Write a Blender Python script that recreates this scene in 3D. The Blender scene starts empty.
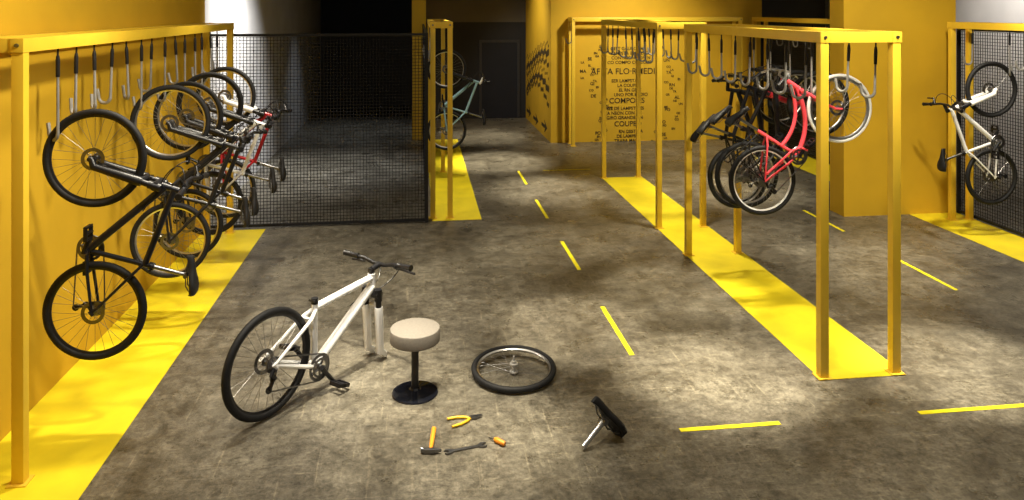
import bpy, bmesh, math, random
from mathutils import Vector, Matrix
random.seed(4)
PI = math.pi
R = math.radians
COL = bpy.context.scene.collection
bpy.context.scene.view_settings.view_transform = 'Standard'

# ------------------------------------------------------------------ materials
def mat(name, col, rough=.5, metal=0.0, var=.12, scale=6.0, bump=0.0, spec=.5):
    m = bpy.data.materials.new(name); m.use_nodes = True
    nt = m.node_tree; b = nt.nodes['Principled BSDF']
    tc = nt.nodes.new('ShaderNodeTexCoord')
    nz = nt.nodes.new('ShaderNodeTexNoise'); nz.inputs['Scale'].default_value = scale
    nz.inputs['Detail'].default_value = 5
    nt.links.new(tc.outputs['Object'], nz.inputs['Vector'])
    rp = nt.nodes.new('ShaderNodeValToRGB')
    rp.color_ramp.elements[0].position = .3; rp.color_ramp.elements[1].position = .7
    rp.color_ramp.elements[0].color = tuple(c*(1-var) for c in col)+(1,)
    rp.color_ramp.elements[1].color = tuple(min(1, c*(1+var)) for c in col)+(1,)
    nt.links.new(nz.outputs['Fac'], rp.inputs['Fac'])
    nt.links.new(rp.outputs['Color'], b.inputs['Base Color'])
    b.inputs['Roughness'].default_value = rough
    b.inputs['Metallic'].default_value = metal
    b.inputs['Specular IOR Level'].default_value = spec
    if bump:
        bp = nt.nodes.new('ShaderNodeBump'); bp.inputs['Strength'].default_value = bump
        bp.inputs['Distance'].default_value = .01
        nt.links.new(nz.outputs['Fac'], bp.inputs['Height'])
        nt.links.new(bp.outputs['Normal'], b.inputs['Normal'])
    return m

def floor_mat():
    m = bpy.data.materials.new('concrete_floor'); m.use_nodes = True
    nt = m.node_tree; b = nt.nodes['Principled BSDF']; L = nt.links.new
    tc = nt.nodes.new('ShaderNodeTexCoord')
    def noise(scale, detail=8, rough=.6, mp=None, dist=0.0):
        n = nt.nodes.new('ShaderNodeTexNoise'); n.inputs['Scale'].default_value = scale
        n.inputs['Detail'].default_value = detail; n.inputs['Roughness'].default_value = rough
        n.inputs['Distortion'].default_value = dist
        if mp:
            k = nt.nodes.new('ShaderNodeMapping'); k.inputs['Scale'].default_value = mp[0]
            k.inputs['Rotation'].default_value = mp[1]
            L(tc.outputs['Object'], k.inputs['Vector']); L(k.outputs['Vector'], n.inputs['Vector'])
        else:
            L(tc.outputs['Object'], n.inputs['Vector'])
        return n
    def ramp(src, p0, c0, p1, c1):
        r = nt.nodes.new('ShaderNodeValToRGB')
        r.color_ramp.elements[0].position = p0; r.color_ramp.elements[0].color = c0
        r.color_ramp.elements[1].position = p1; r.color_ramp.elements[1].color = c1
        L(src, r.inputs['Fac']); return r
    def mix(a, bb, fac, mode):
        x = nt.nodes.new('ShaderNodeMix'); x.data_type = 'RGBA'; x.blend_type = mode
        x.inputs[0].default_value = fac
        L(a, x.inputs[6]); L(bb, x.inputs[7]); return x.outputs[2]
    big = ramp(noise(1.1, 14, .74, None, .3).outputs['Fac'], .38, (.108, .095, .071, 1), .62, (.25, .227, .176, 1))
    mid = ramp(noise(7, 14, .88, None, .1).outputs['Fac'], .41, (.30, .29, .27, 1), .57, (1.12, 1.12, 1.12, 1))
    fine = ramp(noise(26, 10, .9).outputs['Fac'], .40, (.42, .41, .40, 1), .58, (1.25, 1.25, 1.25, 1))
    stain = ramp(noise(2.3, 12, .8, None, .8).outputs['Fac'], .34, (.34, .32, .29, 1), .46, (1, 1, 1, 1))
    def scratch(sc, rot, seed):
        return ramp(noise(seed, 4, .7, (sc, (0, 0, rot)), .05).outputs['Fac'], .60, (1, 1, 1, 1), .70, (2.0, 1.95, 1.85, 1))
    c = mix(big.outputs[0], mid.outputs[0], .85, 'MULTIPLY')
    c = mix(c, stain.outputs[0], .8, 'MULTIPLY')
    c = mix(c, fine.outputs[0], .8, 'MULTIPLY')
    c = mix(c, scratch((1.2, 34, 1), .35, 1.3).outputs[0], .75, 'MULTIPLY')
    c = mix(c, scratch((30, 1.0, 1), .7, 1.1).outputs[0], .75, 'MULTIPLY')
    c = mix(c, scratch((1.0, 26, 1), -.5, 1.7).outputs[0], .5, 'MULTIPLY')
    L(c, b.inputs['Base Color'])
    rr = ramp(noise(2.0, 10, .75).outputs['Fac'], .35, (.22, .22, .22, 1), .65, (.44, .44, .44, 1))
    L(rr.outputs[0], b.inputs['Roughness'])
    bp = nt.nodes.new('ShaderNodeBump'); bp.inputs['Strength'].default_value = .22; bp.inputs['Distance'].default_value = .01
    L(mid.outputs[0], bp.inputs['Height']); L(bp.outputs['Normal'], b.inputs['Normal'])
    return m

MF = floor_mat()
YWALL = mat('ochre_wall_paint', (.62, .375, .011), .75, 0, .08, 1.3, .05)
YPOST = mat('yellow_steel_paint', (.83, .55, .04), .38, 0, .04, 5)
YFLOOR = mat('yellow_floor_paint', (.84, .68, .014), .5, 0, .12, 2.5, .04)
YLINE = mat('yellow_line_paint', (.90, .77, .012), .5, 0, .14, 9)
GREYWALL = mat('grey_plaster', (.47, .46, .45), .85, 0, .08, 1.5, .05)
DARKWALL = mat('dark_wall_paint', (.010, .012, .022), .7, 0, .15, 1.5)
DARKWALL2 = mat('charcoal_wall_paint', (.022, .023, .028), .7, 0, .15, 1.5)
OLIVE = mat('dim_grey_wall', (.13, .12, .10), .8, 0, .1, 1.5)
CEIL = mat('ceiling_paint', (.10, .095, .09), .9)
MESHB = mat('black_wire', (.008, .008, .010), .6, .2)
BLACK = mat('black_paint', (.009, .009, .011), .35, 0, .1, 6, 0, .4)
RUBBER = mat('tyre_rubber', (.010, .010, .011), .65, 0, .2, 40, 0, .3)
GREYTYRE = mat('whitewall_rubber', (.80, .80, .79), .6, 0, .06)
RIMB = mat('black_rim', (.03, .03, .033), .3, .6)
ALU = mat('brushed_aluminium', (.62, .61, .60), .3, 1.0, .08, 30)
SILVER = mat('silver_paint', (.55, .54, .52), .35, .3, .08, 30)
STEEL = mat('dark_steel', (.20, .20, .21), .35, 1.0, .15, 30)
SPOKE = mat('spoke_steel', (.30, .29, .28), .35, .9)
HOOKM = mat('grey_hook_metal', (.27, .265, .255), .5, .25)
WHITE = mat('white_bike_paint', (.82, .82, .82), .3, 0, .03)
RED = mat('coral_bike_paint', (.88, .08, .105), .3, 0, .05)
DRED = mat('dark_red_bike_paint', (.40, .01, .02), .3, 0, .05)
TEAL = mat('pale_blue_bike_paint', (.25, .42, .48), .35, 0, .05)
NAVY = mat('navy_bike_paint', (.008, .009, .014), .35, 0, .05, 6, 0, .4)
SADDLEM = mat('black_vinyl', (.012, .012, .013), .55, 0, .2, 20, 0, .35)
CUSHION = mat('taupe_upholstery', (.19, .17, .145), .8, 0, .08, 60, .1)
GLOSS = mat('black_gloss', (.008, .009, .014), .12, 0, .1)
ORANGE = mat('orange_handle', (.75, .27, .02), .45, 0, .08, 10)
YHANDLE = mat('yellow_handle', (.80, .48, .02), .45, 0, .08, 10)
INK = mat('dark_wall_ink', (.05, .03, .005), .8)

# ------------------------------------------------------------------ mesh helpers
def tube(bm, pts, r, seg=10, cap=True, closed=False):
    pts = [Vector(p) for p in pts]; n = len(pts)
    rs = r if isinstance(r, (list, tuple)) else [r]*n
    tang = []
    for i in range(n):
        if closed: t = pts[(i+1) % n]-pts[i-1]
        elif i == 0: t = pts[1]-pts[0]
        elif i == n-1: t = pts[-1]-pts[-2]
        else: t = (pts[i+1]-pts[i]).normalized()+(pts[i]-pts[i-1]).normalized()
        tang.append(t.normalized())
    nrm = tang[0].orthogonal().normalized()
    rings = []
    for i in range(n):
        nrm = (nrm-tang[i]*nrm.dot(tang[i])).normalized()
        bn = tang[i].cross(nrm)
        rings.append([bm.verts.new(pts[i]+(nrm*math.cos(2*PI*k/seg)+bn*math.sin(2*PI*k/seg))*rs[i]) for k in range(seg)])
    m = n if closed else n-1
    for i in range(m):
        a, b = rings[i], rings[(i+1) % n]
        for k in range(seg):
            bm.faces.new((a[k], a[(k+1) % seg], b[(k+1) % seg], b[k]))
    if cap and not closed:
        bm.faces.new(rings[0][::-1]); bm.faces.new(rings[-1])
    return bm

def lathe(bm, prof, seg=32, axis='Z', c=(0, 0, 0), closed=False):
    c = Vector(c); rings = []
    for (r, h) in prof:
        if r < 1e-6:
            rings.append([bm.verts.new(c+(Vector((0, 0, h)) if axis == 'Z' else Vector((0, h, 0))))]); continue
        ring = []
        for k in range(seg):
            a = 2*PI*k/seg
            v = Vector((r*math.cos(a), r*math.sin(a), h)) if axis == 'Z' else Vector((r*math.cos(a), h, r*math.sin(a)))
            ring.append(bm.verts.new(c+v))
        rings.append(ring)
    n = len(rings)
    for i in range(n if closed else n-1):
        a, b = rings[i], rings[(i+1) % n]
        for k in range(seg):
            k2 = (k+1) % seg
            if len(a) == 1 and len(b) == 1: continue
            if len(a) == 1: bm.faces.new((a[0], b[k], b[k2]))
            elif len(b) == 1: bm.faces.new((a[k], a[k2], b[0]))
            else: bm.faces.new((a[k], a[k2], b[k2], b[k]))
    return bm

def box(bm, p, q, bev=0):
    p = Vector(p); q = Vector(q)
    r = bmesh.ops.create_cube(bm, size=1, matrix=Matrix.Translation((p+q)/2) @ Matrix.Diagonal((*(abs(q[i]-p[i]) for i in range(3)), 1)))
    if bev:
        es = list({e for v in r['verts'] for e in v.link_edges})
        bmesh.ops.bevel(bm, geom=es, offset=bev, segments=2, profile=.7, affect='EDGES')
    return bm

def torus(bm, Rm, r, axis='Y', c=(0, 0, 0), seg=56, mseg=10, sq=1.0):
    prof = [(Rm+r*math.cos(2*PI*k/mseg), r*sq*math.sin(2*PI*k/mseg)) for k in range(mseg)]
    return lathe(bm, prof, seg, axis, c, closed=True)

def prism(bm, poly, h0, h1):      # polygon in XY, extruded in Z
    a = [bm.verts.new((x, y, h0)) for x, y in poly]; b = [bm.verts.new((x, y, h1)) for x, y in poly]
    bm.faces.new(a[::-1]); bm.faces.new(b)
    n = len(poly)
    for i in range(n): bm.faces.new((a[i], a[(i+1) % n], b[(i+1) % n], b[i]))
    return bm

def NB(): return bmesh.new()
def finish(name, bm, m):
    bmesh.ops.recalc_face_normals(bm, faces=bm.faces)
    me = bpy.data.meshes.new(name); bm.to_mesh(me); bm.free()
    for p in me.polygons: p.use_smooth = True
    me.set_sharp_from_angle(angle=R(38))
    me.materials.append(m)
    return me
def put(name, me, parent=None, loc=(0, 0, 0), rot=None):
    o = bpy.data.objects.new(name, me); COL.objects.link(o)
    if parent: o.parent = parent
    o.location = loc
    if rot: o.rotation_euler = rot
    return o
def add(name, bm, m, parent=None, loc=(0, 0, 0), rot=None): return put(name, finish(name, bm, m), parent, loc, rot)
CACHE = {}
def cached(key, m, fn):
    k = (key, m.name)
    if k not in CACHE: CACHE[k] = finish(key, fn(), m)
    return CACHE[k]
def tag(o, label, cat, group=None):
    o['label'] = label; o['category'] = cat
    if group: o['group'] = group
    return o
def thing(name, label, cat, loc=(0, 0, 0), group=None):
    o = bpy.data.objects.new(name, None); COL.objects.link(o); o.location = loc
    o.empty_display_size = .1
    return tag(o, label, cat, group)
def struct(name, bm, m, loc=(0, 0, 0)):
    o = add(name, bm, m, None, loc); o['kind'] = 'structure'; return o

# ------------------------------------------------------------------ camera
CF = 750.0; YAW = 7.14
cy, sy = math.cos(R(YAW)), math.sin(R(YAW))
def fp(px, py, z=0.0):
    D = (3-z)*CF/(py-9); r = (px-512)/CF*D
    return Vector((D*sy+r*cy, D*cy-r*sy, z))
cam = bpy.data.cameras.new('camera'); co = bpy.data.objects.new('camera', cam); COL.objects.link(co)
co.location = (0, 0, 3); co.rotation_euler = (PI/2, 0, -R(YAW))
cam.sensor_width = 36; cam.lens = 36*CF/1024; cam.shift_y = -241/1024; cam.clip_end = 100
bpy.context.scene.camera = co

# ------------------------------------------------------------------ setting
struct('floor', box(NB(), (-4, -3, -.1), (12.5, 27, 0)), MF)
struct('ceiling', box(NB(), (-4, -3, 4.6), (12.5, 27, 4.7)), CEIL)
struct('wall_left', box(NB(), (-3.1, -3, 0), (-2.87, 10.62, 4.6)), YWALL)
struct('wall_left_rear', box(NB(), (-3.2, 10.62, 0), (-2.95, 23.5, 4.6)), GREYWALL)
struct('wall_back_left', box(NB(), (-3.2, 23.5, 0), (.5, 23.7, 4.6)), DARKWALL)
struct('wall_partition', box(NB(), (-.14, 17.3, 0), (.18, 23.5, 4.6)), YWALL)
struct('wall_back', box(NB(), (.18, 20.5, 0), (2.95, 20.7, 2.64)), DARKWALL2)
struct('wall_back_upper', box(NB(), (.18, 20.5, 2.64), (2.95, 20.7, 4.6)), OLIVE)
struct('wall_back_right', box(NB(), (2.95, 16.56, 0), (7.92, 20.7, 4.6)), YWALL)
struct('wall_pillar', box(NB(), (6.1, 10.15, 0), (7.86, 10.52, 4.6)), YWALL)
struct('wall_right', box(NB(), (10.6, -3, 0), (10.8, 23, 4.6)), GREYWALL)
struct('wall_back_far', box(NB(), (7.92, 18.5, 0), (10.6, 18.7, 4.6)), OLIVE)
T = .004
struct('trim_1', box(NB(), (-2.87, -1, 0), (-2.06, 10.55, T)), YFLOOR)
struct('trim_2', box(NB(), (.2, 10.66, 0), (.9, 17.3, T)), YFLOOR)
struct('trim_3', box(NB(), (3.24, 5.70, 0), (3.97, 13.02, T)), YFLOOR)
bm = NB(); box(bm, (7.12, 5, 0), (7.86, 10.15, T)); box(bm, (7.12, 10.52, 0), (7.86, 16.56, T))
struct('trim_4', bm, YFLOOR)
bm = NB(); box(bm, (1.73, 20.47, 0), (2.71, 20.495, 2.08))
d = struct('door_1', bm, DARKWALL)
bm = NB(); box(bm, (1.66, 20.455, 0), (1.73, 20.5, 2.15)); box(bm, (2.71, 20.455, 0), (2.78, 20.5, 2.15)); box(bm, (1.73, 20.455, 2.08), (2.71, 20.5, 2.15))
add('door_frame', bm, mat('door_frame_paint', (.04, .04, .045), .6), d)
bm = NB(); tube(bm, [(1.82, 20.47, 1.02), (1.82, 20.41, 1.02), (1.95, 20.41, 1.02)], .012)
add('door_handle', bm, STEEL, d)

# floor markings
def dash(x0, x1, y0, y1, label, group):
    c = Vector(((x0+x1)/2, (y0+y1)/2, 0))
    o = add('floor_marking', box(NB(), (x0-c.x, y0-c.y, 0), (x1-c.x, y1-c.y, .003)), YLINE, None, c)
    tag(o, label, 'floor line', group)
w = .022
G = 'painted dashes down the middle aisle'
for y0, y1, l in ((6.32, 7.38, 'yellow floor dash of the middle aisle nearest the loose bicycle wheel'),
                  (8.46, 9.52, 'second yellow dash along the middle aisle counted from the loose wheel'),
                  (10.6, 11.65, 'third yellow dash along the middle aisle counted from the loose wheel'),
                  (12.7, 13.75, 'farthest yellow dash along the middle aisle, toward the dark door')):
    dash(1.84-w, 1.84+w, y0, y1, l, G)
G = 'painted dashes in the right aisle'
dash(5.70-w, 5.70+w, 7.35, 8.40, 'yellow floor dash of the right aisle, nearer one, in front of the pillar', G)
dash(5.70-w, 5.70+w, 9.48, 10.55, 'yellow floor dash of the right aisle beside the foot of the yellow pillar', G)
G = 'painted cross dashes in the foreground'
dash(1.85, 2.60, 5.15-w, 5.15+w, 'yellow crosswise floor dash right of the loose saddle', G)
dash(3.69, 4.75, 5.15-w, 5.15+w, 'yellow crosswise floor dash cut by the right photo edge', G)
dash(2.3, 3.2, 13.75-.016, 13.75+.016, 'yellow crosswise floor dash beyond the far free-standing rack', None)

# ------------------------------------------------------------------ mesh fences
def fence(label, axis, fixed, a0, a1, ztop):
    Lh = a1-a0
    loc = (a0, fixed, 0) if axis == 'X' else (fixed, a0, 0)
    t = thing('mesh_fence', label, 'fence', loc)
    def bx(bm, u0, u1, v0, v1, z0, z1):
        if axis == 'X': box(bm, (u0, v0, z0), (u1, v1, z1))
        else: box(bm, (v0, u0, z0), (v1, u1, z1))
    g = NB(); s = .045; k = .0036
    n = int(Lh/s)
    for i in range(1, n+1): bx(g, i*Lh/(n+1)-k, i*Lh/(n+1)+k, -.003, .003, .05, ztop-.04)
    n = int(ztop/s)
    for i in range(1, n): bx(g, .03, Lh-.03, -.006, -.002, i*ztop/n-k, i*ztop/n+k)
    add('wire_mesh', g, MESHB, t)
    for u in (0, Lh-.04): 
        g = NB(); bx(g, u, u+.04, -.022, .022, 0, ztop); add('fence_post', g, MESHB, t)
    g = NB(); bx(g, .04, Lh-.04, -.018, .018, ztop-.035, ztop); add('top_rail', g, MESHB, t)
    g = NB(); bx(g, .04, Lh-.04, -.018, .018, .02, .055); add('bottom_rail', g, MESHB, t)
    return t
fence('black wire mesh fence crossing the room behind the left hanging bikes', 'X', 10.62, -2.86, .14, 2.66)
fence('black wire mesh fence seen edge-on behind the distant pale blue bicycle', 'Y', .12, 10.66, 17.2, 2.66)
fence('black wire mesh fence behind the white bicycle at the right photo edge', 'Y', 7.885, 4.5, 10.14, 2.72)
fence('black wire mesh fence behind the yellow pillar, back right', 'Y', 7.885, 10.54, 16.5, 2.72)

# ------------------------------------------------------------------ racks
ZB, ZT = 2.725, 2.815
HP = .036
def hook_bm(ln, sgn):
    g = NB(); d = Vector((.8*sgn, .6, 0)); rr = .054
    pts = [Vector((0, 0, -.17)), Vector((0, 0, -ln+rr))]
    for k in range(1, 13):
        a = PI*k/12
        pts.append(d*(rr-rr*math.cos(a))+Vector((0, 0, -ln+rr-rr*math.sin(a))))
    pts.append(pts[-1]+Vector((0, 0, .06))+d*.014)
    tube(g, pts, [.009, .011]+[.0135]*13, 8); return g
def sleeve_bm():
    g = NB(); tube(g, [(0, 0, 0), (0, 0, -.06)], .007, 8); tube(g, [(0, 0, -.05), (0, 0, -.08), (0, 0, -.2)], [.010, .0145, .014], 10); return g
def rack(label, x0, x1, y0, y1, hooks, posts=None, base=T):
    c = Vector(((x0+x1)/2, (y0+y1)/2, 0))
    t = thing('bike_rack', label, 'bike rack', c)
    for x in (x0, x1):
        for y in (y0, y1):
            if posts and (x, y) not in posts: continue
            o = add('post', box(NB(), (-HP, -HP, base), (HP, HP, ZB), .005), YPOST, t, (x-c.x, y-c.y, 0))
            add('base_plate', box(NB(), (-.06, -.06, base), (.06, .06, base+.008), .002), YPOST, o)
    for x in (x0, x1):
        add('side_beam', box(NB(), (-.04, y0-c.y-.045, ZB), (.04, y1-c.y+.045, ZT), .005), YPOST, t, (x-c.x, 0, 0))
    ly = max(abs(x1-x0)-.08, .05)/2
    for y in (y0, y1):
        add('cross_beam', box(NB(), (-ly, -.04, ZB), (ly, .04, ZT), .005), YPOST, t, (0, y-c.y, 0))
        if y == y0:
            for x in (x0, x1):
                g = NB(); lathe(g, [(0, -.008), (.012, -.008), (.014, 0), (.014, .004), (0, .004)], 10, 'Y')
                add('bolt', g, STEEL, t, (x-c.x, y-c.y-.047, (ZB+ZT)/2))
    for (x, y, zb, s) in hooks:
        ln = round(ZB-zb, 3)
        loaded = zb < 2.2
        h = put('hook', cached('hook%g_%d' % (ln, s), HOOKM, lambda: hook_bm(ln, s)), t, (x-c.x, y-c.y, ZB),
                None if loaded else (R(random.uniform(-2, 2)), R(random.uniform(-3, 3)), R(random.uniform(-35, 35))))
        put('hook_sleeve', cached('hook_sleeve', BLACK, sleeve_bm), h)
    return t
LBY = [5.60, 7.20, 7.84, 8.48, 9.12]           # hooks that carry bikes on the left
hk = []
for i in range(14):
    y = 5.6+.32*i
    ld = any(abs(y-v) < .01 for v in LBY)
    hk.append((-2.5, y+(0 if ld else random.uniform(-.06, .06)), 2.08 if ld else 2.22, -1))
rack('long yellow wall rack with hooks along the left ochre wall', -2.80, -2.5, 5.10, 10.45, hk)
hk = []
CBY = [7.06, 7.50, 7.94, 8.36]
for i in range(8):
    hk.append((3.27, 6.0+.36*i, 2.24, -1))
for y in (6.0, 6.4): hk.append((3.90, y, 2.24, -1))
for y in CBY: hk.append((3.90, y, 2.13, 1))
rack('nearest free-standing yellow rack, carrying the red step-through bicycle', 3.27, 3.90, 5.75, 8.81, hk)
hk = [(x, 10.2+.36*i+random.uniform(-.04, .04), 2.24, -1) for i in range(8) for x in (3.27, 3.90)]
rack('empty free-standing yellow rack with rows of bare hooks', 3.27, 3.90, 9.94, 13.0, hk)
rack('narrow yellow rack beside the dashed aisle, holding the pale blue bicycle', .21, .456, 10.8, 13.86,
     [(.21, y, 2.08 if y in (13.2,) else 2.24, -1) for y in (11.2, 11.6, 12.0, 12.4, 12.8, 13.2, 13.6)])
rack('yellow rack against the right mesh fence, holding a white bicycle', 7.53, 7.80, 6.3, 9.8,
     [(7.70, 8.95, 2.13, 1)]+[(7.53, y, 2.24, -1) for y in (7.3, 7.7, 8.1, 8.5, 9.4)], posts=[(7.53, 9.8), (7.53, 6.3), (7.80, 6.3), (7.80, 9.8)])
rack('yellow rack half hidden behind the yellow pillar', 7.53, 7.80, 11.2, 16.1, [(7.53, y, 2.24, -1) for y in (11.8, 12.4, 13.0, 13.6, 14.2, 14.8)])
rack('yellow rack along the lettered back wall', 3.37, 7.2, 16.12, 16.45, [(3.37, 16.3, 2.24, -1)], posts=[(3.37, 16.12), (3.37, 16.45), (7.2, 16.45), (7.2, 16.12)], base=0)

# ------------------------------------------------------------------ bicycle
RW = .35
def tire_bm(): return torus(NB(), .325, .0245, 'Y', seg=64, mseg=12)
def slim_tire_bm(): return torus(NB(), .3325, .0165, 'Y', seg=64, mseg=12)
def rim_bm(): return lathe(NB(), [(.316, -.012), (.316, .012), (.302, .011), (.290, .004), (.290, -.004), (.302, -.011)], 56, 'Y', closed=True)
def spokes_bm():
    g = NB()
    for k in range(28):
        a = 2*PI*k/28; s = 1 if k % 2 else -1; b = a+(.75 if (k//2) % 2 else -.75)
        tube(g, [(.022*math.cos(b), s*.032, .022*math.sin(b)), (.292*math.cos(a), 0, .292*math.sin(a))], .0014, 5)
    return g
def hub_bm(): return lathe(NB(), [(0, -.052), (.008, -.052), (.008, -.038), (.027, -.036), (.027, -.031), (.014, -.027), (.014, .027), (.027, .031), (.027, .036), (.008, .038), (.008, .052), (0, .052)], 18, 'Y')
def loose_hub_bm(): return lathe(NB(), [(0, -.10), (.009, -.10), (.009, -.062), (.020, -.06), (.020, -.05), (.014, -.046), (.034, -.042), (.034, -.032), (.017, -.026), (.017, .020), (.034, .024), (.034, .034), (.010, .036), (.008, .05), (0, .05)], 20, 'Y')
def cassette_bm(): return lathe(NB(), [(0, -.06), (.026, -.06), (.026, -.055), (.034, -.054), (.034, -.049), (.043, -.048), (.043, -.043), (.052, -.042), (.052, -.037), (0, -.036)], 28, 'Y')
def disc_bm(): return lathe(NB(), [(.055, .039), (.08, .039), (.08, .0415), (.055, .0415)], 32, 'Y', closed=True)
def wheel(parent, loc, tyre, rim, rear):
    w = put('wheel', cached('rim', rim, rim_bm), parent, loc)
    slim = tyre is GREYTYRE
    put('tire', cached('slim_tire' if slim else 'tire', tyre, slim_tire_bm if slim else tire_bm), w)
    put('spokes', cached('spokes', SPOKE, spokes_bm), w)
    put('hub', cached('hub', STEEL, hub_bm), w)
    put('brake_disc', cached('brake_disc', STEEL, disc_bm), w)
    if rear: put('cassette', cached('cassette', STEEL, cassette_bm), w)
    return w
BBP = Vector((.43, 0, .30))
def frame_mtb(q=1.0):
    g = NB()
    tube(g, [(.43, 0, .30), (.298, 0, .728)], .0215*q, 12)
    tube(g, [(.315, 0, .685), (.838, 0, .885)], .027*q, 12)
    tube(g, [(.43, 0, .30), (.865, 0, .825)], .034*q, 14)
    tube(g, [(.878, 0, .79), (.832, 0, .918)], .029*q, 14)
    tube(g, [(.43, -.04, .30), (.43, .04, .30)], .029*q, 14)
    for s in (-1, 1):
        tube(g, [(.42, .025*s, .305), (.30, .052*s, .315), (0, .062*s, .35)], [.016*q, .0155*q, .012*q], 8)
        tube(g, [(.315, .012*s, .675), (.26, .045*s, .615), (0, .062*s, .35)], [.014*q, .0135*q, .011*q], 8)
        tube(g, [(-.012, .062*s, .36), (.02, .062*s, .335)], .016*q, 8)
    tube(g, [(.26, -.046, .615), (.26, .046, .615)], .009, 8)
    return g
def clamp_bm():
    g = NB(); tube(g, [(.304, 0, .712), (.292, 0, .748)], .026, 12); tube(g, [(.275, -.03, .728), (.275, .03, .728)], .008, 8); return g
def bez(p, n=14):
    out = []
    for i in range(n+1):
        t = i/n; out.append(((1-t)**3)*Vector(p[0])+3*t*(1-t)**2*Vector(p[1])+3*t*t*(1-t)*Vector(p[2])+t**3*Vector(p[3]))
    return out
def frame_city():
    g = NB()
    tube(g, [(.43, 0, .30), (.285, 0, .76)], .018, 12)
    tube(g, bez([(.85, 0, .90), (.76, 0, .66), (.64, 0, .50), (.375, 0, .475)], 20), .019, 12)
    tube(g, bez([(.875, 0, .82), (.80, 0, .56), (.68, 0, .38), (.43, 0, .30)], 20), .023, 12)
    tube(g, [(.882, 0, .79), (.834, 0, .95)], .024, 14)
    tube(g, [(.43, -.04, .30), (.43, .04, .30)], .026, 14)
    for s in (-1, 1):
        tube(g, [(.42, .025*s, .305), (.30, .052*s, .315), (0, .062*s, .35)], [.013, .0125, .010], 8)
        tube(g, [(.32, .012*s, .66), (.26, .045*s, .60), (0, .062*s, .35)], [.010, .010, .009], 8)
    return g
HUBF = Vector((1.08, 0, .35)); AX = Vector((-.342, 0, .94))
FA = Vector((.881, 0, .778))
def crown_bm():
    g = NB()
    tube(g, [FA+Vector((0, -.08, 0))-AX*.005, FA+Vector((0, .08, 0))-AX*.005], .031, 12)
    tube(g, [FA-AX*.01, FA+AX*.19], .014, 10)
    for s in (-1, 1): tube(g, [FA+Vector((0, .062*s, 0))+AX*.035, FA+Vector((0, .062*s, 0))-AX*.05], .029, 12)
    return g
def fork_sus():
    g = NB()
    for s in (-1, 1):
        m = FA-AX*.10+Vector((0, .062*s, 0)); e = FA-AX*.44+Vector((0, .062*s, 0))
        tube(g, [m, m-AX*.02, e, HUBF+Vector((0, .062*s, 0)), HUBF+Vector((.012, .062*s, -.022))], [.031, .034, .029, .023, .018], 12)
    pts = []
    for k in range(9):
        t = PI*k/8
        pts.append(FA-AX*.16+AX*.075*math.sin(t)+Vector((.02*math.sin(t), .062*math.cos(t), 0)))
    tube(g, pts, .019, 8)
    return g
def stanchion_bm(s):
    g = NB(); a = Vector((.881, .062*s, .778)); tube(g, [a, a-AX*.16], .022, 12); return g
def fork_rigid():
    g = NB(); a = FA
    tube(g, [a, a+AX*.22], .014, 10)
    tube(g, [a+Vector((0, -.055, 0)), a+Vector((0, .055, 0))], .018, 10)
    for s in (-1, 1):
        o = Vector((0, .052*s, 0))
        tube(g, [a+o, a-AX*.25+o, a-AX*.40+o+Vector((.008, 0, 0)), HUBF+o], [.017, .015, .012, .010], 10)
    return g
def bar_flat():
    g = NB()
    tube(g, [(.829, 0, .925), (.820, 0, .955)], .024, 12)
    tube(g, [(.822, 0, .945), (.905, 0, .985)], .021, 12)
    tube(g, [(.865, -.33, 1.012), (.89, -.14, 1.005), (.905, -.06, .985), (.905, .06, .985), (.89, .14, 1.005), (.865, .33, 1.012)], .0145, 10)
    return g
def grip_flat(s):
    return tube(NB(), [(.881, .205*s, 1.008), (.880, .21*s, 1.008), (.8755, .25*s, 1.010), (.866, .33*s, 1.013), (.865, .337*s, 1.013)], [.024, .020, .019, .021, .024], 12)
def lever_flat(s):
    g = NB()
    tube(g, [(.886, .16*s, 1.004), (.915, .175*s, .99)], .021, 8)
    tube(g, [(.915, .17*s, .992), (.955, .20*s, .978), (.945, .32*s, .97)], [.014, .011, .009], 8); return g
def cable_bm(s):
    return tube(NB(), bez([(.92, .15*s, .995), (1.10, .10*s, 1.0), (1.02, .05*s, .86), (.885, .032*s, .80)], 12)+([Vector((.70, .03, .68))] if s > 0 else [Vector((.96, -.062, .62))]), .0042, 6)
def bar_city():
    g = NB()
    tube(g, [(.835, 0, .945), (.815, 0, 1.03), (.85, 0, 1.05)], .014, 10)
    tube(g, [(.66, -.28, 1.07), (.76, -.27, 1.07), (.85, -.18, 1.06), (.86, -.06, 1.05), (.86, .06, 1.05), (.85, .18, 1.06), (.76, .27, 1.07), (.66, .28, 1.07)], .0125, 10)
    return g
def grip_city(s): return tube(NB(), [(.65, .281*s, 1.07), (.77, .268*s, 1.07)], [.019, .0175], 12)
def lever_city(s):
    g = NB(); tube(g, [(.82, .225*s, 1.06), (.80, .25*s, 1.045), (.70, .265*s, 1.035)], [.010, .007, .006], 8); return g
def post_bm(): return tube(NB(), [(.31, 0, .69), (.225, 0, .965)], .0145, 12)
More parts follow.
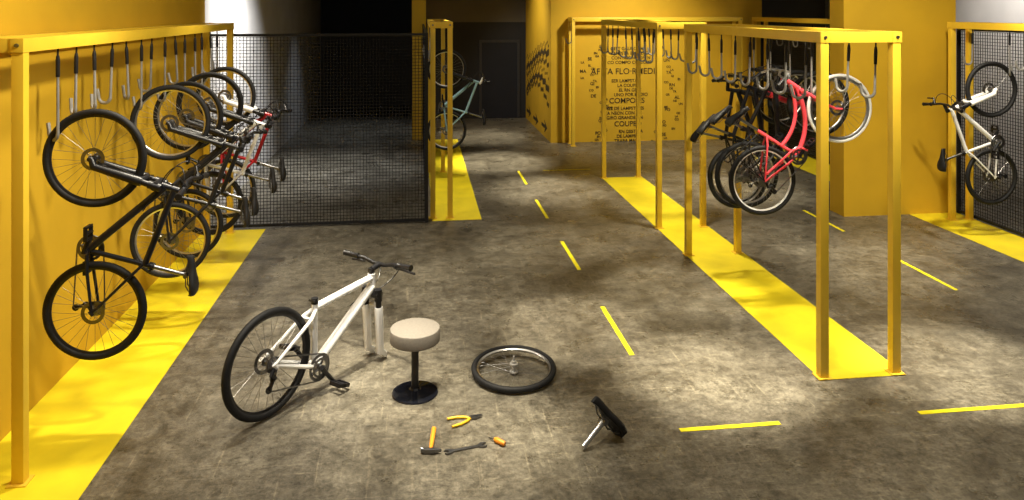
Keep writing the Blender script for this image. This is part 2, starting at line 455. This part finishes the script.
def saddle_bm():
    g = NB(); st = [(.085, .045, .008), (.10, .068, .018), (.14, .074, .022), (.19, .062, .018), (.24, .038, .010), (.30, .022, .004), (.345, .018, -.002), (.362, .011, -.010)]
    rings = []
    for x, hw, dz in st:
        ring = []
        for k in range(16):
            a = 2*PI*k/16; c, s = math.cos(a), math.sin(a)
            zz = (.024 if s > 0 else .03*(1 if abs(c) > .5 else .7))*s
            ring.append(g.verts.new((x, hw*math.copysign(abs(c)**.75, c), 1.0+dz+zz)))
        rings.append(ring)
    for a, b in zip(rings, rings[1:]):
        for k in range(16): g.faces.new((a[k], a[(k+1) % 16], b[(k+1) % 16], b[k]))
    g.faces.new(rings[0]); g.faces.new(rings[-1][::-1])
    return g
def rails_bm():
    g = NB()
    for s in (-1, 1): tube(g, [(.11, .03*s, .995), (.15, .022*s, .968), (.27, .022*s, .968), (.33, .010*s, .985)], .0045, 7)
    tube(g, [(.222, -.03, .966), (.222, .03, .966)], .016, 10)
    return g
def ring_bm():
    g = lathe(NB(), [(.07, -.047), (.09, -.047), (.09, -.043), (.07, -.043)], 36, 'Y', closed=True)
    lathe(g, [(.05, -.057), (.066, -.057), (.066, -.053), (.05, -.053)], 32, 'Y', closed=True)
    for k in range(5):
        a = 2*PI*k/5; tube(g, [(0, -.05, 0), (.075*math.cos(a), -.047, .075*math.sin(a))], .009, 6)
    lathe(g, [(0, -.07), (.02, -.07), (.02, .07), (0, .07)], 14, 'Y')
    return g
def arm_bm(s, a):
    e = Vector((.17*math.cos(a), .078*s, .17*math.sin(a)))
    return tube(NB(), [(0, .068*s, 0), e], [.018, .014], 8)
def pedal_bm():
    g = NB(); 
    for x in (-.05, .036): box(g, (x, -.05, -.013), (x+.014, .05, .013), .003)
    for y in (-.05, .036): box(g, (-.05, y, -.013), (.05, y+.014, .013), .003)
    tube(g, [(0, -.05, 0), (0, .05, 0)], .014, 8); return g
def chain_bm():
    g = NB(); y = -.046
    pts = []
    for k in range(11):
        a = R(80)-R(170)*k/10; pts.append((.43+.09*math.cos(a), y, .30+.09*math.sin(a)))
    pts += [(.02, y, .185), (.002, y, .20), (.012, y, .245), (.035, y, .27), (.046, y, .33), (.038, y, .375), (.015, y, .396)]
    tube(g, pts, .0055, 6, closed=True); return g
def derail_bm():
    g = NB()
    tube(g, [(.005, -.062, .33), (-.015, -.066, .29), (.03, -.06, .27)], .014, 8)
    for x, z in ((.025, .268), (.01, .20)): lathe(g, [(0, -.052), (.024, -.052), (.024, -.044), (0, -.044)], 14, 'Y', (x, 0, z))
    tube(g, [(.025, -.056, .268), (.01, -.056, .20)], .011, 6); return g
def guard_bm():
    g = NB(); tube(g, [(.06, -.085, .405), (.40, -.085, .405), (.49, -.085, .37), (.525, -.085, .30)], .012, 8)
    tube(g, [(.40, -.085, .405), (.40, -.03, .40)], .006, 6); return g
def carrier_bm():
    g = NB()
    for s in (-1, 1):
        tube(g, [(.25, .05*s, .755), (-.16, .06*s, .745)], .007, 7)
        tube(g, [(0, .07*s, .36), (-.06, .06*s, .745)], .006, 7); tube(g, [(0, .07*s, .36), (.10, .06*s, .745)], .006, 7)
    for x in (-.16, -.05, .06, .17): tube(g, [(x, -.058, .747), (x, .058, .747)], .006, 7)
    return g
def basis(f, u):
    f = Vector(f).normalized(); u = Vector(u); u = (u-f*u.dot(f)).normalized(); l = u.cross(f)
    return Matrix((f, l, u)).transposed()
def bike(label, group, hub, f, u, paint, style='mtb', forkp=None, tyre=RUBBER, rim=RIMB, scale=1.0, front=True, saddle=True, crank=35, grip=BLACK, bar=BLACK, q=.8, rear=None):
    rot = basis(f, u)
    loc = Vector(hub)-(rot @ Vector((0, 0, RW)))*scale
    t = thing('bicycle', label, 'bicycle', loc, group)
    t.rotation_euler = rot.to_euler(); t.scale = (scale,)*3
    forkp = forkp or paint
    city = style == 'city'
    put('frame', cached('frame_%s%g' % (style, q), paint, frame_city if city else lambda: frame_mtb(q)), t)
    fk = put('fork', cached('fork_'+style, forkp, fork_rigid if city else fork_sus), t)
    if not city:
        put('fork_crown', cached('fork_crown', BLACK, crown_bm), fk)
        for s in (-1, 1): put('stanchion', cached('stanchion%d' % s, BLACK, lambda: stanchion_bm(s)), fk)
        put('seat_clamp', cached('seat_clamp', BLACK, clamp_bm), t)
    hb = put('handlebar', cached('bar_'+style, bar, bar_city if city else bar_flat), t)
    for s in (-1, 1):
        put('grip', cached('grip_%s%d' % (style, s), grip, lambda: grip_city(s) if city else grip_flat(s)), hb)
        put('brake_lever', cached('lever_%s%d' % (style, s), BLACK, lambda: lever_city(s) if city else lever_flat(s)), hb)
        if not city: put('brake_cable', cached('cable%d' % s, BLACK, lambda: cable_bm(s)), hb)
    rt, rr = rear or (tyre, rim)
    wheel(t, (0, 0, RW), rt, rr, True)
    if front: wheel(t, HUBF, tyre, rim, False)
    if saddle:
        put('seat_post', cached('seat_post', STEEL, post_bm), t)
        sd = put('saddle', cached('saddle', SADDLEM, saddle_bm), t)
        put('saddle_rails', cached('saddle_rails', STEEL, rails_bm), sd)
    cr = put('crankset', cached('crankset', STEEL, ring_bm), t, BBP)
    for s, a in ((-1, R(crank)), (1, R(crank+180))):
        put('crank_arm', cached('crank_arm%d_%d' % (s, crank), BLACK, lambda: arm_bm(s, a)), cr)
        put('pedal', cached('pedal', BLACK, pedal_bm), cr, (.17*math.cos(a), .135*s, .17*math.sin(a)))
    put('chain', cached('chain', STEEL, chain_bm), t)
    put('derailleur', cached('derailleur', BLACK, derail_bm), t)
    if city:
        put('chain_guard', cached('chain_guard', paint, guard_bm), t)
        put('luggage_rack', cached('luggage_rack', BLACK, carrier_bm), t)
    return t

G = 'bicycles hanging on the left wall rack'
LB = [('black hardtail bicycle hanging nearest the camera on the left wall rack', NAVY, BLACK, BLACK, 0, RIMB, 0),
      ('black bicycle hanging second from the camera on the left wall rack', BLACK, BLACK, BLACK, 5, ALU, .01),
      ('dark bicycle hanging third on the left wall rack, just before the white one', NAVY, BLACK, BLACK, -6, ALU, -.02),
      ('white framed bicycle hanging on the left wall rack', WHITE, BLACK, BLACK, 4, RIMB, .02),
      ('dark red bicycle hanging on the left wall rack nearest the mesh fence', DRED, WHITE, BLACK, -5, ALU, .03)]
for i, (l, p, fk, br, yw, rm, dx) in enumerate(LB):
    bike(l, G, (-2.268+dx, LBY[i]+.036, .865+dx), (0.0, 0, 1), (math.cos(R(yw)), math.sin(R(yw)), 0), p, 'mtb', fk, crank=[200, 150, 230, 120, 190][i], bar=br, rim=rm)
G = 'bicycles hanging on the free-standing rack'
def tilt(deg): 
    a = R(deg); return (math.cos(a), 0, math.sin(a)), (-math.sin(a), 0, math.cos(a))
f_, u_ = tilt(40.6)
bike('red step-through bicycle with a pale front tyre hung aslant on the near rack', G, (3.40, 7.10, 1.295), f_, u_, RED, 'city', RED, GREYTYRE, ALU, crank=20, bar=ALU, rear=(RUBBER, GREYTYRE))
f_, u_ = tilt(42.5)
bike('dark bicycle hung just behind the red step-through bicycle', G, (3.42, 7.50, 1.265), f_, u_, BLACK, 'mtb', BLACK, crank=70, rim=ALU)
f_, u_ = tilt(50)
bike('dark bicycle with red fork, hung third on the near free-standing rack', G, (3.52, 7.94, 1.14), f_, u_, NAVY, 'mtb', DRED, crank=110, rim=ALU)
f_, u_ = tilt(60)
bike('dark bicycle hung hindmost on the near free-standing rack, mostly hidden by others', G, (3.70, 8.40, 1.05), f_, u_, BLACK, 'mtb', BLACK, crank=160, rim=ALU)
bike('pale blue bicycle hanging far off beside the dark corridor', None, (.50, 13.24, .865), (0, 0, 1), (1, 0, 0), TEAL, 'mtb', BLACK, crank=170, bar=WHITE, rim=ALU)
bike('white bicycle with black wheels hanging at the right mesh fence', None, (7.47, 8.99, .80), (0, 0, 1), (-1, 0, 0), WHITE, 'mtb', WHITE, scale=1.06, crank=140)
dh = Vector((.64, .77, 0)).normalized(); p = R(17.0)
bike('white bicycle standing on the floor without front wheel or saddle', None, (-1.09, 5.68, .402), dh*math.cos(p)-Vector((0, 0, math.sin(p))), dh*math.sin(p)+Vector((0, 0, math.cos(p))),
     WHITE, 'mtb', WHITE, scale=1.13, front=False, saddle=False, crank=-35, q=1.0)

# ------------------------------------------------------------------ loose wheel, stool, saddle
t = thing('loose_wheel', 'loose bicycle wheel lying flat on the concrete right of the stool', 'bicycle wheel', (.78, 6.11, .052))
t.rotation_euler = (PI/2+R(3.0), 0, 0)
put('rim', cached('rim_loose', ALU, rim_bm), t); put('tire', cached('tire', RUBBER, tire_bm), t)
put('spokes', cached('spokes', SPOKE, spokes_bm), t)
hub = put('hub', cached('hub_loose', SILVER, loose_hub_bm), t)
hub.rotation_euler = (PI, 0, 0)      # long axle end up

sp = fp(415, 393)
t = thing('stool', 'round stool with grey cushion on a black pedestal', 'stool', (sp.x, sp.y, 0))
add('seat', lathe(NB(), [(0, .405), (.182, .405), (.193, .412), (.195, .425), (.195, .498), (.191, .509), (.180, .514), (0, .516)], 48), CUSHION, t)
add('seat_plate', lathe(NB(), [(0, .385), (.10, .385), (.12, .405), (0, .405)], 32), BLACK, t)
add('pole', lathe(NB(), [(0, .02), (.029, .02), (.029, .385), (0, .385)], 20), BLACK, t)
add('base', lathe(NB(), [(0, 0), (.178, 0), (.18, .006), (.176, .012), (.12, .022), (.045, .035), (.034, .05), (0, .05)], 48), GLOSS, t)

ps = fp(606, 440)
SC = 1.2
t = thing('bicycle_saddle', 'black saddle with metal seat post lying on the floor', 'saddle', (0, 0, 0))
u = Vector((.72, .42, .50)).normalized(); f = Vector((-.2, .1, 1)); f = f-u*u.dot(f)
rot = basis(f, u)
t.rotation_euler = rot.to_euler(); t.scale = (SC,)*3
cen = (rot @ Vector((.222, 0, .99)))*SC
t.location = Vector((ps.x, ps.y, .155))-cen
sd = put('saddle', cached('saddle', SADDLEM, saddle_bm), t); put('saddle_rails', cached('saddle_rails', STEEL, rails_bm), sd)
add('seat_post', tube(NB(), [(.222, 0, .965), (.222, 0, .782)], .0155, 14), ALU, t)

# ------------------------------------------------------------------ tools
def tool(name, label, cat, a, b):
    a = fp(*a); b = fp(*b); t = thing(name, label, cat, a, 'hand tools on the floor')
    d = b-a; t.rotation_euler = (0, 0, math.atan2(d.y, d.x)); return t, d.length
t, L = tool('hammer', 'small hammer with orange handle lying nearest the stool', 'hammer', (434, 431), (430, 456))
add('handle', tube(NB(), [(0, 0, .016), (L*.5, 0, .015), (L*.9, 0, .02)], [.017, .016, .010], 12), ORANGE, t)
g = NB(); box(g, (L*.86, -.05, .008), (L*.86+.028, .035, .034), .004); prism(g, [(L*.86, .035), (L*.86+.028, .035), (L*.86+.016, .075), (L*.86+.012, .075)], .012, .030)
tube(g, [(L*.874, -.05, .021), (L*.874, -.065, .021)], .018, 14)
add('hammer_head', g, STEEL, t)
t, L = tool('pliers', 'pliers with open yellow handles lying on the floor', 'pliers', (482, 417), (447, 425))
g = NB(); prism(g, [(0, -.005), (0, -.001), (.07, -.003), (.085, -.018), (.05, -.018)], .006, .020); prism(g, [(0, .005), (.05, .018), (.085, .018), (.07, .003), (0, .001)], .006, .020)
lathe(g, [(0, .004), (.017, .004), (.017, .022), (0, .022)], 16, 'Z', (.08, 0, 0))
add('jaws', g, STEEL, t)
for s in (-1, 1): add('handle', tube(NB(), [(.085, -.010*s, .012), (.12, .025*s, .012), (.18, .05*s, .012), (.25, .055*s, .012)], [.008, .010, .010, .009], 10), YHANDLE, t)
t, L = tool('wrench', 'steel open-ended wrench lying between hammer and screwdriver', 'wrench', (448, 453), (483, 446))
g = NB(); box(g, (.02, -.010, .002), (L-.02, .010, .012), .002)
for x, s in ((0, -1), (L, 1)):
    poly = [(x-s*.035, -.011), (x-s*.015, -.026), (x+s*.012, -.026), (x+s*.024, -.016), (x+s*.0, -.012), (x-s*.008, 0), (x+s*.0, .012), (x+s*.024, .016), (x+s*.012, .026), (x-s*.015, .026), (x-s*.035, .011)]
    prism(g, poly, .001, .013)
add('wrench_body', g, STEEL, t)
t, L = tool('screwdriver', 'stubby screwdriver with orange handle at the right end of the tools', 'screwdriver', (505, 447), (489, 439))
add('handle', lathe(NB(), [(0, 0), (.013, .002), (.018, .015), (.017, .05), (.019, .075), (.012, .095), (0, .096)], 14), ORANGE, t, (0, 0, .019), (0, PI/2, 0))
add('blade', tube(NB(), [(.09, 0, .019), (.135, 0, .012), (.15, 0, .010)], [.005, .005, .003], 8), STEEL, t)

# ------------------------------------------------------------------ wall lettering
def text_mesh(body, size, align='CENTER', line=.85):
    cu = bpy.data.curves.new('lettering', 'FONT'); cu.body = body; cu.size = size; cu.extrude = .002
    cu.align_x = align; cu.space_line = line; cu.offset = .0015
    o = bpy.data.objects.new('lettering', cu); COL.objects.link(o)
    dg = bpy.context.evaluated_depsgraph_get(); dg.update()
    me = bpy.data.meshes.new_from_object(o.evaluated_get(dg)); bpy.data.objects.remove(o)
    me.materials.clear(); me.materials.append(INK); return me
def wallx(px): 
    k = (px-512)/CF
    return (k*16.55*cy+sy*16.55)/(cy-k*sy)
def wallz(px, py): return 3-(py-9)/CF*(wallx(px)*sy+16.55*cy)
tx = thing('wall_lettering', 'block of dark capital lettering painted on the ochre back wall', 'wall lettering', (wallx(628), 16.553, wallz(628, 100)))
words = 'GEST POR LA COMPO ES TRABA UN LAMPSTA EN EL LAST COUPED GRANDE MEDIO CON GALR UNO TA RN ALTO PO CO SER MAS GIRO DE NEON'.split()
def phrase(n, i):
    s = ''
    while len(s) < n: s += words[(i*7+len(s)*3) % len(words)]+' '
    return s[:n].strip()
lines = [(626, 72, 'AF TA FLO·RMEDIA', .19), (627, 101, 'COMPO ES', .17), (628, 124, 'COUPED', .16)]
for i in range(22):
    py = 48+4.6*i
    if 64 < py < 76 or 94 < py < 104 or 117 < py < 127: continue
    wv = 13+int(4*math.sin(i*.6)+2*math.sin(i*2.1))
    lines.append((627+4*math.sin(i*.8), py, phrase(max(7, wv), i), .10))
for i in range(34):
    t_ = i/33; py = 46+102*t_
    big_ = .10 if i % 4 == 0 else .068
    lines.append((597-9*math.sin(t_*PI*2.2)+random.uniform(-7, 7), py, phrase(2+(i*3) % 3, i+30), big_))
    lines.append((668+15*math.sin(t_*PI*1.1)-8+random.uniform(-9, 9), py+1.2, phrase(2+(i*5) % 5, i+60), big_))
for px, py, s, z in lines:
    if not s: continue
    put('lettering_line', text_mesh(s, z), tx, (wallx(px)-tx.location.x, 0, wallz(px, py+2)-tx.location.z), (PI/2, 0, 0))
SIDE = Matrix(((0, 0, -1, 0), (1, 0, 0, 0), (0, 1, 0, 0), (0, 0, 0, 1)))
wg = thing('wall_graphic', 'dark dots and arrows painted on the narrow ochre corridor wall', 'wall graphic', (2.948, 16.7, 0))
def disc(g, y, z, r): lathe(g, [(0, 0), (r, 0), (r, .004), (0, .004)], 8, 'Z', (y, z, 0))
for b in range(8):
    g = NB()
    for k in range(24):
        s = k/23
        y = .15+3.4*s
        z = .40+.25*b+.5*math.sin(s*2.9+b*.25)*(1-b*.08)+.04*((k*5+b) % 3)
        if (k*7+b*5) % 7 == 0: continue
        disc(g, y, z, .035+.024*((k*3+b) % 3))
    bmesh.ops.transform(g, matrix=SIDE, verts=g.verts); add('dotted_band', g, INK, wg)
for y0, z0 in ((.3, .25), (1.6, .22), (2.8, .25)):
    g = NB(); prism(g, [(y0, z0), (y0+.42, z0+.15), (y0+.3, z0+.04), (y0+.8, z0+.04), (y0+.8, z0-.04), (y0+.3, z0-.04), (y0+.42, z0-.15)], 0, .004)
    bmesh.ops.transform(g, matrix=SIDE, verts=g.verts); add('arrow', g, INK, wg)

# ------------------------------------------------------------------ lights
def spot(x, y, e, size=75, z=4.4, col=(1, .90, .71), tgt=None, rad=.12, blend=1.0):
    l = bpy.data.lights.new('ceiling_and_fill_spot', 'SPOT'); l.energy = e; l.spot_size = R(size); l.spot_blend = blend; l.color = col; l.shadow_soft_size = rad
    o = bpy.data.objects.new('ceiling_and_fill_spot', l); COL.objects.link(o); o.location = (x, y, z)
    d = (Vector(tgt) if tgt else Vector((x, y, 0)))-o.location
    o.rotation_euler = d.to_track_quat('-Z', 'Y').to_euler()
P = (1, .90, .69)
# pools on the concrete, plus wide fill spots added over the near right floor
for x, y, e, s in ((2.45, 5.85, 3400, 26), (2.7, 5.0, 400, 60), (1.45, 6.95, 2400, 25), (4.5, 5.8, 2700, 27), (.3, 5.25, 2000, 29), (-.45, 6.3, 1700, 29), (2.75, 7.7, 1300, 27),
                   (1.5, 9.4, 900, 30), (2.1, 12.3, 1700, 32), (1.5, 14.6, 2400, 34), (1.5, 17.6, 900, 36), (5.2, 8.2, 900, 34), (5.1, 12.0, 1200, 42), (.3, 8.2, 450, 34), (4.8, 4.6, 300, 60)):
    spot(x, y, e, s, col=P)
# strips, walls
for a in ((-1.4, 6.0, 600, 85), (-1.4, 8.6, 640, 85), (3.6, 6.7, 750, 40), (3.6, 9.6, 850, 50), (3.6, 11.8, 650, 50), (6.8, 8.0, 700, 80), (.9, 12.2, 500, 60), (6.4, 13.5, 350, 80)):
    spot(*a)
spot(4.6, 13.6, 720, 90, tgt=(4.6, 16.5, 1.4))
spot(.9, 17.5, 420, 90, tgt=(2.95, 18.3, 1.6))
spot(-1.4, 12.1, 1000, 80, col=(1, .96, .9), tgt=(-2.95, 12.1, 2.9))
spot(-.8, 12.8, 900, 75, col=(.98, .97, .95), tgt=(-2.95, 13.2, 1.4))  # added fill, brightens the lower grey wall behind the mesh
spot(-1.6, 14.4, 800, 60, col=(.88, .93, 1), tgt=(-1.6, 14.4, 0))
spot(-1.6, 18.5, 250, 70, col=(.75, .85, 1), tgt=(-1.6, 18.5, 0))
spot(9.2, 11.5, 450, 100, col=(1, .93, .85), tgt=(10.6, 12, 2.8))
spot(-.2, 4.5, 560, 100, tgt=(-2.9, 6.4, 1.6))
spot(5.2, 6.5, 640, 80, tgt=(7, 10.2, 1.8))
spot(3.6, 4.2, 650, 46, tgt=(3.8, 7.0, 1.6), col=P)  # fill added from the front to brighten the red bicycle
spot(-1.8, 3.6, 260, 40, tgt=(-.6, 6.1, .5), col=(1, .95, .88))
al = bpy.data.lights.new('ambient_fill', 'AREA'); al.shape = 'RECTANGLE'; al.size = 8; al.size_y = 9; al.energy = 115; al.color = (1, .89, .70)  # added broad fill for ambient light, not a real ceiling fixture
ao = bpy.data.objects.new('ambient_fill', al); COL.objects.link(ao); ao.location = (2, 5.5, 4.5)
wd = bpy.data.worlds.new('world'); bpy.context.scene.world = wd; wd.use_nodes = True
wd.node_tree.nodes['Background'].inputs['Color'].default_value = (1, .87, .70, 1)
wd.node_tree.nodes['Background'].inputs['Strength'].default_value = .15
